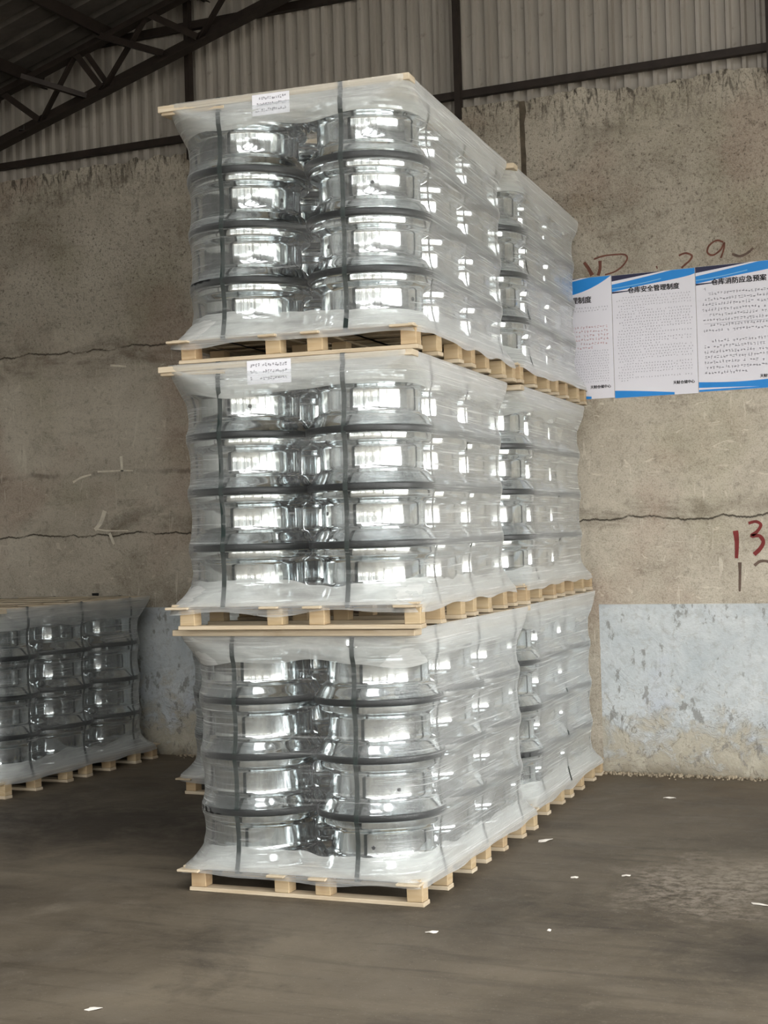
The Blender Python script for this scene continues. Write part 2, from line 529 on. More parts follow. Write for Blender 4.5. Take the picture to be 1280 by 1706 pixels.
# ================================================================== LARGE STRUCTURE
x0, x1, y0, y1 = HALL['x0'], HALL['x1'], HALL['y0'], HALL['y1']
fl = mesh_from('floor', [(x0, y0, -0.2), (x1, y0, -0.2), (x1, y1 + 0.3, -0.2), (x0, y1 + 0.3, -0.2),
                         (x0, y0, 0), (x1, y0, 0), (x1, y1 + 0.3, 0), (x0, y1 + 0.3, 0)],
               [(4, 5, 6, 7), (3, 2, 1, 0), (0, 1, 5, 4), (1, 2, 6, 5), (2, 3, 7, 6), (3, 0, 4, 7)], M_FLOOR)
tag(link('floor', fl), kind='structure')

yard = mesh_from('ground', [(-60, -70, -0.02), (x1 + 60, -70, -0.02), (x1 + 60, y0 - 0.01, -0.02), (-60, y0 - 0.01, -0.02),
                            (x1 + 0.01, y0 - 0.01, -0.02), (x1 + 60, 40, -0.02), (x1 + 0.01, 40, -0.02)], [(0, 1, 2, 3), (4, 2, 5, 6)], M_YARD)
tag(link('ground', yard), kind='structure')

# an added building across the yard, unseen, dims the sky in the reflections
bm = bmesh.new()
for (cx_, w_, h_, d_) in ((-22, 22, 6.5, 8), (2, 20, 7.6, 8), (24, 18, 6.0, 8)):
    bmesh.ops.create_cube(bm, size=1, matrix=Matrix.Translation((cx_, -38, h_ / 2)) @ Matrix.Diagonal((w_, d_, h_, 1)))
for k in range(9):  # added uprights that draw vertical lines in the reflections
    bmesh.ops.create_cube(bm, size=1, matrix=Matrix.Translation((-26 + k * 6.4, -33.9, 1.9)) @ Matrix.Diagonal((0.5, 0.5, 3.8, 1)))
me = bpy.data.meshes.new('added_building')
bm.to_mesh(me)
bm.free()
me.materials.append(M_FACADE)
tag(link('added_building', me), kind='structure')

# back wall: plastered masonry with a ragged top edge
def back_wall():
    n = 420
    vs, fs = [], []
    zs = [0.0, 0.6, 1.155, 1.9, 2.8, 3.6, 4.3, 1.0]
    rows = len(zs)
    for i in range(n + 1):
        x = x0 + (x1 - x0) * i / n
        top = 4.70 + 0.055 * mnoise.noise(Vector((x * 1.7, 0, 0))) + 0.035 * mnoise.noise(Vector((x * 9.0, 3, 0))) + 0.02 * mnoise.noise(Vector((x * 23.0, 5, 0)))
        for z in zs[:-1]:
            vs.append((x, y1, z))
        vs.append((x, y1 + 0.012, top))
    for i in range(n + 1):
        x = x0 + (x1 - x0) * i / n
        vs.append((x, y1 + 0.24, 4.62))
        vs.append((x, y1 + 0.24, 0))
    base = (n + 1) * rows
    for i in range(n):
        for k in range(rows - 1):
            a = i * rows + k
            fs.append((a, a + rows, a + rows + 1, a + 1))
        t0, t1 = i * rows + rows - 1, (i + 1) * rows + rows - 1
        b0, b1 = base + 2 * i, base + 2 * (i + 1)
        fs.append((t0, t1, b1, b0))
        fs.append((b0, b1, b1 + 1, b0 + 1))
    w = link('wall_back', mesh_from('wall_back', vs, fs, M_WALL))
    tag(w, kind='structure')
    return w


wall_back = back_wall()
# shallow plastered pier with a rough edge
def pier():
    vs, fs = [], []
    n = 60
    for i in range(n + 1):
        z = 4.705 * i / n
        j = 0.012 * mnoise.noise(Vector((z * 6, 1, 2))) + 0.006 * mnoise.noise(Vector((z * 25, 1, 2)))
        for x, y in ((-0.52, y1), (-0.52, y1 - 0.045), (-0.065 + j, y1 - 0.045), (-0.05 + j, y1)):
            vs.append((x, y, z))
    for i in range(n):
        for k in range(3):
            a = i * 4 + k
            fs.append((a, a + 1, a + 5, a + 4))
    a = n * 4
    fs.append((a, a + 1, a + 2, a + 3))
    o = link('pier', mesh_from('pier', vs, fs, M_WALL), None, wall_back)
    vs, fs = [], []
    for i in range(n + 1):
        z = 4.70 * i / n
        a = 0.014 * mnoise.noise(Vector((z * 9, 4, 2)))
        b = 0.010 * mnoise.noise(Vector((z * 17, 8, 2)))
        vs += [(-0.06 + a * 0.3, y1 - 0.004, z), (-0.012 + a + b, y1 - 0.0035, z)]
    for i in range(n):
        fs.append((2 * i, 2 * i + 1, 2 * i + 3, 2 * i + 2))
    link('pier_groove_shade', mesh_from('pier_groove_shade', vs, fs, M_GROOVE_SHADE), None, wall_back)  # flat dark strip: the groove's shade painted along the pier edge


pier()

# corrugated steel cladding above the masonry, one sheet after another
def sheet_mesh(xa, width, seed):
    pitch = width / 9
    prof = []
    for k in range(9):
        b = k * pitch
        prof += [(b, 0.0), (b + pitch * 0.52, 0.0), (b + pitch * 0.62, -0.028), (b + pitch * 0.88, -0.028), (b + pitch * 0.98, 0.0)]
    prof.append((width + 0.02, 0.0))
    vs, fs = [], []
    zb = 4.60 + 0.02 * math.sin(seed)
    for x, y in prof:
        vs.append((x, y, zb))
        vs.append((x, y, max(zb + 0.3, roof_z(xa + x) + 0.02)))
    for i in range(len(prof) - 1):
        fs.append((2 * i, 2 * i + 2, 2 * i + 3, 2 * i + 1))
    me = mesh_from('cladding_sheet', vs, fs, M_SHEET)
    return me


xa, k = -5.66, 0
clad = empty('wall_back_cladding', (0, y1 + 0.045, 0))
tag(clad, kind='structure')
while xa < 3.5:
    wdt = 0.9
    o = link('cladding_sheet', sheet_mesh(xa, wdt, k), None, clad)
    o.location = (xa, -0.002 * (k % 2), 0)
    xa += wdt
    k += 1
# closing panels of the gable outside the view
for a, b in ((x0, -5.66), (xa, x1)):
    me = mesh_from('cladding_panel', [(a, 0.02, 4.6), (b, 0.02, 4.6), (b, 0.02, roof_z(b) + .05), (a, 0.02, max(4.6, roof_z(a)) + .05)] +
                   ([(RIDGE_X, 0.02, RIDGE_Z + .05)] if a < RIDGE_X < b else []), [(0, 1, 2, 3)] if not (a < RIDGE_X < b) else [(0, 1, 2, 4, 3)], M_SHEET)
    link('cladding_panel', me, None, clad)

# girts and posts carrying the cladding
girt = beam('trim_1', (-6, y1 - 0.03, 4.80), (4.0, y1 - 0.03, 4.80), 0.05, 0.052, M_STEEL)
tag(girt, kind='structure')
girt2 = beam('trim_2', (-6, y1 - 0.015, 5.67), (4.0, y1 - 0.015, 5.67), 0.05, 0.06, M_STEEL)
tag(girt2, kind='structure')
for i, px in enumerate((-2.72, -0.49, 1.70)):
    p = beam('trim_%d' % (3 + i), (px, y1 - 0.05, 4.62), (px, y1 - 0.05, roof_z(px) - 0.05), 0.042, 0.06, M_STEEL)
    tag(p, kind='structure')

# side and front walls of the hall with the door openings the daylight comes through
def wall_with_openings(name, axis, at, lo, hi, doors, top, mat):
    """upright panels around the openings, joined as one wall"""
    bm = bmesh.new()

    def quad(a, b, z0_, z1a, z1b):
        if b - a < 1e-3: return
        pts = [(a, z0_), (b, z0_), (b, z1b), (a, z1a)]
        for s in (0, 0.18):
            vv = [bm.verts.new((p, at + s, z) if axis == 'x' else (at + s, p, z)) for p, z in pts]
            bm.faces.new(vv if s == 0 else vv[::-1])
    edges = [lo]
    for a, b, h in doors:
        edges += [a, b]
    edges.append(hi)
    brk = [RIDGE_X] if axis == 'x' else []
    for i in range(0, len(edges), 2):
        a, b = edges[i], edges[i + 1]
        cuts = [a] + [c for c in brk if a < c < b] + [b]
        for c, d in zip(cuts[:-1], cuts[1:]):
            quad(c, d, 0, top(c), top(d))
    for a, b, h in doors:
        cuts = [a] + [c for c in brk if a < c < b] + [b]
        for c, d in zip(cuts[:-1], cuts[1:]):
            quad(c, d, h, top(c), top(d))
    me = bpy.data.meshes.new(name)
    bm.to_mesh(me)
    bm.free()
    me.materials.append(mat)
    return tag(link(name, me), kind='structure')


wall_with_openings('wall_front', 'x', y0 - 0.2, x0, x1, FRONT_DOORS, lambda x: roof_z(x), M_HALL)
wall_with_openings('wall_right', 'y', x1, y0, y1 + 0.2, SIDE_DOORS, lambda y: roof_z(x1), M_HALL)
wall_with_openings('wall_left', 'y', x0 - 0.18, y0, y1 + 0.2, [], lambda y: roof_z(x0), M_HALL)

# roof: two ribbed slopes on purlins
def roof_slope(name, xa, xb):
    vs, fs = [], []
    y, i = y0 - 0.3, 0
    while y < y1 + 0.35:
        for yy, dz in ((y, 0), (y + 0.17, 0), (y + 0.19, 0.035), (y + 0.23, 0.035)):
            vs.append((xa, yy, roof_z(xa) + dz))
            vs.append((xb, yy, roof_z(xb) + dz))
        y += 0.25
    n = len(vs) // 2
    ga, gb = (RIDGE_X - 2.6, RIDGE_X - 0.6) if xa < RIDGE_X else (RIDGE_X + 0.6, GAP_X[1])
    for i in range(n - 1):
        ym = (vs[2 * i][1] + vs[2 * i + 2][1]) / 2
        if any(a < ym < b for a, b in ROOF_GAPS):
            for p, q in ((xa, ga), (gb, xb)):
                if abs(q - p) < 0.01: continue
                m = len(vs)
                for j in (i, i + 1):
                    dz = vs[2 * j][2] - roof_z(xa)
                    vs.append((p, vs[2 * j][1], roof_z(p) + dz))
                    vs.append((q, vs[2 * j][1], roof_z(q) + dz))
                fs.append((m, m + 1, m + 3, m + 2))
            continue
        fs.append((2 * i, 2 * i + 1, 2 * i + 3, 2 * i + 2))
    return tag(link(name, mesh_from(name, vs, fs, M_ROOF)), kind='structure')


roof_a = roof_slope('ceiling', x0 - 0.3, RIDGE_X)
roof_b = roof_slope('ceiling', RIDGE_X, x1 + 0.3)
for k in range(16):
    px = x0 + 0.4 + k * 0.78
    if px > RIDGE_X: break
    beam('purlin', (px, y0, roof_z(px) - 0.055), (px, y1 + 0.05, roof_z(px) - 0.055), 0.06, 0.10, M_STEEL, roof_a, upv=(SLOPE, 0, 1), angle=True)
for k in range(8):
    px = RIDGE_X + 0.4 + k * 0.82
    beam('purlin', (px, y0, roof_z(px) - 0.055), (px, y1 + 0.05, roof_z(px) - 0.055), 0.06, 0.10, M_STEEL, roof_b, upv=(-SLOPE, 0, 1), angle=True)

# steel columns added out of view to put vertical stripes in the polished rims
for i, (px, py) in enumerate(((-5.0, -5.0), (-5.0, -10.0), (2.6, -11.0), (6.0, -5.5), (6.0, -11.0), (-1.0, -13.0))):
    p = beam('added_pillar', (px, py, 0), (px, py, roof_z(px) - 0.1), 0.26, 0.24, M_STEEL)
    tag(p, kind='structure')

# steel truss close to the gable wall
truss = empty('roof_truss', (-2.0, 3.55, 0))
tag(truss, 'dark steel roof truss rising along the corrugated gable wall', 'truss')


def tr(name, a, b, w=0.06, h=0.06, dy0=0.0, dy1=0.0, angle=True):
    o = beam(name, (a[0] + 2.0, dy0, a[1]), (b[0] + 2.0, dy1, b[1]), w, h, M_STEEL, truss, angle=angle)
    return o


bc = lambda x: 4.938 + 0.285 * (x + 4.371)
tc = lambda x: roof_z(x) - 0.115
tr('bottom_chord', (-9.5, bc(-9.5)), (2.4, bc(2.4)), 0.10, 0.11)
tr('bottom_chord', (-9.5, bc(-9.5) + 0.02), (2.4, bc(2.4) + 0.02), 0.03, 0.07, 0.07, 0.07)
tr('top_chord', (-9.5, tc(-9.5)), (2.4, tc(2.4)), 0.09, 0.09)
nodes = [-4.72, -3.97, -3.372, -2.492, -1.7]
ups = [-4.35, -3.62, -2.95, -2.1]
for i, nx in enumerate(nodes[:-1]):
    tr('web_member', (nx, bc(nx)), (ups[i], tc(ups[i])), 0.05, 0.05)
    tr('web_member', (nodes[i + 1], bc(nodes[i + 1])), (ups[i], tc(ups[i])), 0.05, 0.05)
tr('web_member', (-3.33, bc(-3.33)), (-3.56, tc(-3.56)), 0.045, 0.045, 0.05, 0.05)
# braces from the truss to the wall
tr('brace', (-3.88, 5.30), (-3.52, bc(-3.52)), 0.045, 0.05, -0.35, 0.0)
tr('brace', (-3.36, tc(-3.36)), (-2.79, bc(-2.79)), 0.05, 0.055, -0.06, -0.06)
tr('brace', (-4.37, bc(-4.37) + 0.10), (-4.15, bc(-4.15) + 0.02), 0.04, 0.045, 0.22, 0.0)

# ================================================================== LOADS OF WHEELS
WH = 0.2646           # wheel height in a stack
PITCH_W = 0.62        # distance between wheel axes
DECK = 0.12           # pallet height
LID_T = 1.258         # top of the wooden lid above the pallet's foot
R_FL = 0.306

wheel_prof = [(0.286, 0.002), (0.300, 0.001), (0.3055, 0.004), (0.306, 0.011), (0.301, 0.018), (0.2945, 0.024), (0.288, 0.034), (0.279, 0.048),
              (0.271, 0.062), (0.266, 0.069), (0.258, 0.074), (0.250, 0.079), (0.2465, 0.088), (0.2455, 0.100), (0.2455, 0.178), (0.248, 0.186),
              (0.256, 0.194), (0.270, 0.203), (0.281, 0.209), (0.2865, 0.213), (0.2885, 0.219), (0.289, 0.243), (0.294, 0.2485),
              (0.302, 0.252), (0.306, 0.256), (0.306, 0.2615), (0.300, 0.2640), (0.286, 0.2645), (0.280, 0.240), (0.276, 0.218),
              (0.238, 0.188), (0.236, 0.085), (0.262, 0.060), (0.280, 0.020)]
ME_RIM = lathe('barrel', wheel_prof, 72, M_CHROME, closed=True)
sharp_by_angle(ME_RIM, 40)
ME_GUARD = lathe('lip_guard', [(0.292, 0.017), (0.3085, 0.015), (0.310, 0.009), (0.310, -0.010), (0.3085, -0.016), (0.292, -0.018)], 72, M_GUARD, closed=True)


def disc_mesh():
    """dished wheel disc with a hub bore and ten hand holes"""
    vs, fs = [], []
    seg = 40
    rings = [(0.236, 0.110), (0.215, 0.125), (0.175, 0.150), (0.140, 0.160), (0.088, 0.160)]
    for i in range(seg):
        a = 2 * math.pi * i / seg
        for r, z in rings:
            vs.append((r * math.cos(a), r * math.sin(a), z))
    n = len(rings)
    for i in range(seg):
        j = (i + 1) % seg
        for k in range(n - 1):
            if k == 1 and i % 4 in (0, 1):
                continue
            fs.append((i * n + k, j * n + k, j * n + k + 1, i * n + k + 1))
    return mesh_from('wheel_disc', vs, fs, M_CHROME, True)


ME_DISC = disc_mesh()


def valve_mesh():
    vs, fs = [(0.247, 0, 0)], []
    for i in range(12):
        a = 2 * math.pi * i / 12
        vs.append((0.2468, 0.0095 * math.cos(a), 0.0095 * math.sin(a)))
    for i in range(12):
        fs.append((0, 1 + i, 1 + (i + 1) % 12))
    return mesh_from('valve_hole', vs, fs, M_DARK)


ME_VALVE = valve_mesh()


def make_wheel(loc, rz, label, group, guard):
    w = empty('truck_wheel', loc, rz)
    tag(w, label, 'wheel', group)
    link('barrel', ME_RIM, None, w)
    link('wheel_disc', ME_DISC, None, w)
    v = link('valve_hole', ME_VALVE, None, w)
    v.location = (0, 0, 0.135 + rng.uniform(-0.02, 0.02))
    if guard:
        g = link('lip_guard', ME_GUARD, None, w)
        g['label'] = 'black guard ring on the lower lip'
    return w


# --- film cross-section -------------------------------------------------
FILM_PROF = [  # z, outset from the wheel faces, corner radius
    (0.082, 0.016, 0.07), (0.115, 0.014, 0.10), (0.150, 0.004, 0.20), (0.200, -0.008, 0.28), (0.270, -0.014, 0.300), (0.340, -0.006, 0.306),
    (0.366, 0.003, 0.314), (0.403, 0.003, 0.314), (0.430, -0.007, 0.306), (0.470, -0.012, 0.301), (0.540, -0.014, 0.300), (0.600, -0.007, 0.306),
    (0.631, 0.003, 0.314), (0.668, 0.003, 0.314), (0.695, -0.007, 0.306), (0.735, -0.012, 0.301), (0.805, -0.014, 0.300), (0.865, -0.007, 0.306),
    (0.895, 0.003, 0.314), (0.932, 0.003, 0.314), (0.960, -0.007, 0.306), (1.010, -0.013, 0.298), (1.080, -0.012, 0.28), (1.130, 0.004, 0.26), (1.182, 0.005, 0.17),
    (1.212, -0.006, 0.08), (1.235, -0.004, 0.055), (1.256, -0.005, 0.055)]
_pz = np.array([p[0] for p in FILM_PROF])
_po = np.array([p[1] for p in FILM_PROF])
_pr = np.array([p[2] for p in FILM_PROF])


def section(z):
    return float(np.interp(z, _pz, _po)), float(np.interp(z, _pz, _pr))


def perimeter(ny, arc=9, sub=0.03):
    """unit description of the rounded rectangle: list of (kind, ...) points, counter-clockwise from the front left"""
    hx, hy = 0.62, ny * 0.31
    pts = []
    nsx, nsy = int((2 * hx) / sub / 1.2), int((2 * hy) / sub / 1.2)
    sides = [(-1, -1, 1, -1, nsx), (1, -1, 1, 1, nsy), (1, 1, -1, 1, nsx), (-1, 1, -1, -1, nsy)]
    for si, (ax, ay, bx, by, n) in enumerate(sides):
        for i in range(n):
            pts.append(('s', si, (i + 0.5) / n))
        for i in range(arc):
            pts.append(('a', si, (i + 0.5) / arc))
    return pts, hx, hy


def ring(ny, z, extra=0.0, pts=None, hx=0, hy=0, gap=True):
    o, r = section(z)
    o += extra
    HX, HY = hx + o, hy + o
    out = []
    ang = [-math.pi / 2, 0, math.pi / 2, math.pi]
    for p in pts:
        if p[0] == 's':
            si, f = p[1], p[2]
            L = (HX if si in (0, 2) else HY) - r
            t = -L + 2 * L * f
            x, y = [(t, -HY), (HX, t), (-t, HY), (-HX, -t)][si]
            nx, ny_ = [(0, -1), (1, 0), (0, 1), (-1, 0)][si]
        else:
            si, f = p[1], p[2]
            cx, cy = [(HX - r, -HY + r), (HX - r, HY - r), (-HX + r, HY - r), (-HX + r, -HY + r)][si]
            a = ang[si] + f * math.pi / 2
            nx, ny_ = math.cos(a), math.sin(a)
            x, y = cx + r * nx, cy + r * ny_
        out.append((x, y, nx, ny_))
    return out


def skin_mesh(name, ny, z_of, nz, extra, mat, seed, wrinkle, ragged_lo=0.0, ragged_hi=0.0, z0_=0.0, z1_=1.0):
    pts, hx, hy = perimeter(ny)
    n = len(pts)
    vs, uvs, fs = [], [], []
    for k in range(nz + 1):
        f = k / nz
        zc = z0_ + (z1_ - z0_) * f
        rg = ring(ny, zc, extra, pts, hx, hy)
        L = 0.0
        prev = None
        first = None
        for i in range(n + 1):
            x, y, ax, ay = rg[i % n]
            if prev is not None:
                L += math.hypot(x - prev[0], y - prev[1])
            prev = (x, y)
            zr = zc
            if ragged_lo:
                zr += (1 - f) * ragged_lo * mnoise.noise(Vector((x * 3.1 + seed, y * 3.1, seed * 2.0)))
            if ragged_hi:
                zr += f * ragged_hi * (mnoise.noise(Vector((x * 2.3 + seed, y * 2.3, seed * 3.0))) + 0.45 * mnoise.noise(Vector((x * 9 + seed, y * 9, seed))))
            band = min(abs(zc - b) for b in (0.3846, 0.6492, 0.9138))
            amp = wrinkle * min(1.0, band / 0.05)
            d = amp * (mnoise.noise(Vector((x * 2.4 + seed, y * 2.4, zr * 11))) + 0.5 * mnoise.noise(Vector((x * 7 + seed, y * 7, zr * 26 + x * 8))))
            d = max(-amp, min(amp, d)) 
            vs.append((x + ax * d, y + ay * d, zr))
            uvs.append((L, zr))
    m = n + 1
    for k in range(nz):
        for i in range(n):
            a = k * m + i
            fs.append((a, a + 1, a + m + 1, a + m))
    return mesh_from(name, vs, fs, mat, True, uvs)


def strap_mesh(ny, along, pos, seed):
    """closed band around a load: along 'y' (over front and back) or 'x' (over the two sides)"""
    hx, hy = 0.62, ny * 0.31
    half = hy if along == 'y' else hx
    zs = [0.098, 0.115, 0.15, 0.2, 0.27, 0.34, 0.366, 0.403, 0.43, 0.47, 0.54, 0.6, 0.631, 0.668, 0.695, 0.735, 0.805, 0.865, 0.895, 0.932, 0.96, 1.01, 1.08, 1.13, 1.182, 1.212, 1.235, 1.2595]
    side = [(half + section(z)[0] - 0.003, z) for z in zs]
    side[0] = (half + 0.010, 0.098)
    path = [(-a, z) for a, z in side] + [(a, z) for a, z in side[::-1]]
    wob = [0.006 * mnoise.noise(Vector((seed * 3.3, z * 3.0, 0.0 if a < 0 else 7.0))) for a, z in path]
    vs, fs = [], []
    w, th = 0.0115, 0.0012
    cx = sum(p[0] for p in path) / len(path)
    for (a, z), wb in zip(path, wob):
        da = th if a < 0 else -th
        dz = 0
        for s in (-w, w):
            for q in (0, 1):
                aa = a + (da if q else 0)
                c = pos + s + wb
                vs.append((c, aa, z) if along == 'y' else (aa, c, z))
    n = len(path)
    for i in range(n):
        j = (i + 1) % n
        a, b = i * 4, j * 4
        fs += [(a, b, b + 2, a + 2), (a + 1, a + 3, b + 3, b + 1), (a, a + 1, b + 1, b), (a + 2, b + 2, b + 3, a + 3)]
    return mesh_from('packing_strap', vs, fs, M_STRAP)


PALLET_MESH = {}


def pm_(key, *a, **k):
    if key not in PALLET_MESH:
        PALLET_MESH[key] = [box_mesh(key[0], *a, jitter=0.0012, bevel=0.0025, **k) for _ in range(4)]
    return rng.choice(PALLET_MESH[key])


def build_pallet(base, rz, ny, label):
    p = empty('wooden_pallet', base, rz)
    tag(p, label, 'pallet', 'wooden pallets under the wheel loads')
    hy = ny * 0.31
    fr = [0.0, 0.185, 0.385, 0.515, 0.68, 0.87, 1.0] if ny == 3 else [0.0, 0.33, 0.67, 1.0]
    ys = [-hy + 0.045 + (2 * hy - 0.09) * f for f in fr]
    xs = [-0.530, -0.087, 0.125, 0.583]
    dx = [-0.565, -0.100, 0.115, 0.565]
    for y in ys:
        o = link('bottom_board', pm_(('bottom_board', ny), 1.205, 0.080, 0.020, M_WOOD, grain=0), None, p)
        o.location = (0.025, y, 0.0105)
        for x in xs:
            b = link('pallet_block', pm_(('pallet_block', ny), 0.078, 0.074, 0.0765, M_BLOCK, grain=0), None, p)
            b.location = (x + rng.uniform(-.004, .004), y + rng.uniform(-.004, .004), 0.0592)
            b.rotation_euler = (0, 0, rng.uniform(-.03, .03))
    for i, x in enumerate(dx):
        wd = 0.115 if i in (0, 3) else 0.09
        o = link('deck_board', pm_(('deck_board', ny, i in (0, 3)), wd, 2 * hy + 0.075, 0.011, M_WOOD, grain=1), None, p)
        o.location = (x, 0, 0.1035)
    for k, y in enumerate(np.linspace(-hy + 0.06, hy - 0.06, 4 * ny)):
        o = link('top_board', pm_(('top_board', ny), 1.225, 0.10, 0.010, M_WOOD, grain=0), None, p)
        o.location = (0, float(y), 0.1143)
    return p


def build_lid(base, rz, ny, label, left_over):
    p = empty('wooden_topper', (base[0], base[1], base[2] + DECK + 4 * WH), rz)
    tag(p, label, 'cover', 'wooden covers on the wheel loads')
    hy = ny * 0.31
    z0_ = DECK + 4 * WH
    for x in (-0.52, 0.0, 0.52):
        o = link('lid_batten', pm_(('lid_batten', ny), 0.09, 2 * hy - 0.18, 0.044, M_WOOD, grain=1), None, p)
        o.location = (x, 0, 0.0235)
    ys = np.linspace(-hy + 0.060, hy - 0.060, 2 * ny + 1)
    for i, y in enumerate(ys):
        lo = left_over if i == 0 else 0.0
        key = ('lid_board', ny, lo)
        key = ('lid_board', ny, lo, i == 0)
        o = link('lid_board', pm_(key, (1.250 if i == 0 else 1.19) + lo, 0.095, 0.030, M_WOOD, grain=0), None, p)
        o.location = ((-0.004 if lo else 0.006) - lo / 2, float(y) - ((0.003 if left_over else 0.036) if i == 0 else 0), 0.062)
        if i == 0 and lo:
            o.rotation_euler = (0, -0.006, 0.006)
    if left_over:
        o = link('lid_board', pm_(('lid_board', 'short', ny), 0.34, 0.09, 0.018, M_WOOD, grain=0), None, p)
        o.location = (-0.47, -hy + 0.055, 0.036)
        o.rotation_euler = (0, 0.03, -0.05)
    return p


def build_load(ny, cx, cy, bz, rz, name, where, cols, seed, lid_over=0.0, ragged_top=0.0):
    """one wrapped pallet load; name = 'lowest front load', where = short place phrase"""
    hy = ny * 0.31
    c, s = math.cos(rz), math.sin(rz)
    L2W = lambda x, y, z: (cx + x * c - y * s, cy + x * s + y * c, bz + z)
    build_pallet((cx, cy, bz), rz, ny, 'pale wooden pallet with blocks carrying the ' + name)
    for (ci, ri, cname) in cols:
        for k in range(4):
            x = (-0.31, 0.31)[ci] + rng.uniform(-.0015, .0015)
            y = -hy + 0.31 + ri * PITCH_W + rng.uniform(-.0015, .0015)
            layer = ('bottom', 'second', 'third', 'top')[k]
            make_wheel(L2W(x, y, DECK + k * WH + 0.0005), rz + rng.uniform(-math.pi, math.pi),
                       'polished truck wheel, %s in %s stack of %s' % (layer, cname, name),
                       'truck wheels wrapped in the ' + name, k > 0)
    build_lid((cx, cy, bz), rz, ny, 'wooden boards laid across the top of the ' + name, lid_over)
    # straps
    for x, nm in ((-0.31, 'truss-side'), (0.31, 'poster-side')):
        o = link('packing_strap', strap_mesh(ny, 'y', x - (0.025 if bz > 0 else 0.0), seed + x))
        o.location, o.rotation_euler = (cx, cy, bz), (0, 0, rz)
        tag(o, 'dark green strap running lengthwise, %s one around the %s' % (nm, name), 'strap', 'packing straps on the ' + name)
    names = ('front', 'middle', 'back') if ny == 3 else ('front', 'back')
    for i in range(ny):
        o = link('packing_strap', strap_mesh(ny, 'x', -hy + 0.31 + i * PITCH_W, seed + 5 + i))
        o.location, o.rotation_euler = (cx, cy, bz), (0, 0, rz)
        tag(o, 'dark strap running crosswise, %s one around the %s' % (names[i], name), 'strap', 'packing straps on the ' + name)
    # milky sheets folded over the lid and up from the deck
    o = link('packing_sheet', skin_mesh('packing_sheet', ny, None, 6, -0.008, M_MILK, seed + 20, 0.002, ragged_lo=0.05 + ragged_top, z0_=1.105, z1_=1.246))
    o.location, o.rotation_euler = (cx, cy, bz), (0, 0, rz)
    tag(o, 'milky plastic sheet hanging from the lid of the ' + name, 'sheet', 'milky sheets inside the wraps')
    o = link('packing_sheet', skin_mesh('packing_sheet', ny, None, 6, -0.008, M_MILK, seed + 30, 0.002, ragged_hi=0.05, z0_=0.110, z1_=0.215))
    o.location, o.rotation_euler = (cx, cy, bz), (0, 0, rz)
    tag(o, 'milky plastic sheet folded up around the foot of the ' + name, 'sheet', 'milky sheets inside the wraps')
    # film
    o = link('stretch_film', skin_mesh('stretch_film', ny, None, 76, 0.0, M_FILM, seed, 0.004, ragged_lo=0.03, z0_=0.082, z1_=1.256))
    o.location, o.rotation_euler = (cx, cy, bz), (0, 0, rz)
    tag(o, 'clear streaky stretch film wrapped around the ' + name, 'film', 'stretch film wraps')
    return L2W


ALL3 = [(0, 0, 'front truss-side'), (1, 0, 'front poster-side'), (1, 1, 'middle poster-side'), (1, 2, 'back poster-side'),
        (0, 1, 'middle truss-side'), (0, 2, 'back truss-side')]
VIS3 = [(0, 0, 'front truss-side'), (1, 0, 'front poster-side'), (1, 1, 'middle poster-side'), (1, 2, 'back poster-side')]
ALL2 = [(0, 0, 'front truss-side'), (1, 0, 'front poster-side'), (0, 1, 'back truss-side'), (1, 1, 'back poster-side')]

B1, B2 = 1.2604, 2.5282
lowF = build_load(3, 0.0, 0.93, 0.0, 0.0389, 'lowest front load', '', ALL3, 1.0)
midF = build_load(3, -0.003, 0.833, B1, 0.0998, 'middle front load', '', ALL3, 2.7, 0.02)
topF = build_load(3, -0.008, 0.921, B2, 0.0898, 'topmost front load', '', ALL3, 4.1, 0.025)
build_load(3, -0.135, 2.795, 0.0, 0.062, 'lowest rear load', '', VIS3, 6.3)
build_load(3, -0.155, 2.79, B1, 0.085, 'middle rear load', '', VIS3, 8.9)
build_load(3, -0.155, 2.79, B2, 0.085, 'topmost rear load', '', VIS3, 10.2)
build_load(2, -1.435, 2.92, 0.0, 0.0, 'small load behind tower', '', ALL2, 12.6)
build_load(3, -3.71, 2.72, 0.0, 0.0, 'lone load by dim wall', '', VIS3, 14.4)

# ================================================================== POSTERS
def flat_poly(name, pts, mat, parent, y):
    vs = [(x, y, z) for x, z in pts]
    return link(name, mesh_from(name, vs, [tuple(range(len(vs)))], mat), None, parent)


def text_obj(name, body, size, loc, parent, mat, align='LEFT', bold=0.0):
    cu = bpy.data.curves.new(name, 'FONT')
    cu.body = body
    cu.size = size
    cu.align_x = align
    cu.resolution_u = 4
    cu.materials.append(mat)
    o = bpy.data.objects.new(name, cu)
    COL.objects.link(o)
    o.parent = parent
    o.location = loc
    bpy.context.view_layer.update()
    me = bpy.data.meshes.new_from_object(o.evaluated_get(bpy.context.evaluated_depsgraph_get()))
    bpy.data.objects.remove(o)
    if bold:
        bm = bmesh.new()
        for dx, dz in ((0, 0), (bold, 0), (-bold, 0), (0, bold)):
            k0 = len(bm.verts)
            bm.from_mesh(me)
            bm.verts.ensure_lookup_table()
            for vv in bm.verts[k0:]:
                vv.co += Vector((dx, dz, 0))
        bm.to_mesh(me)
        bm.free()
    me.name = name
    me.materials.clear()
    o = link(name, me, mat, parent)
    o.location = loc
    o.rotation_euler = (math.radians(90), 0, 0)
    return o


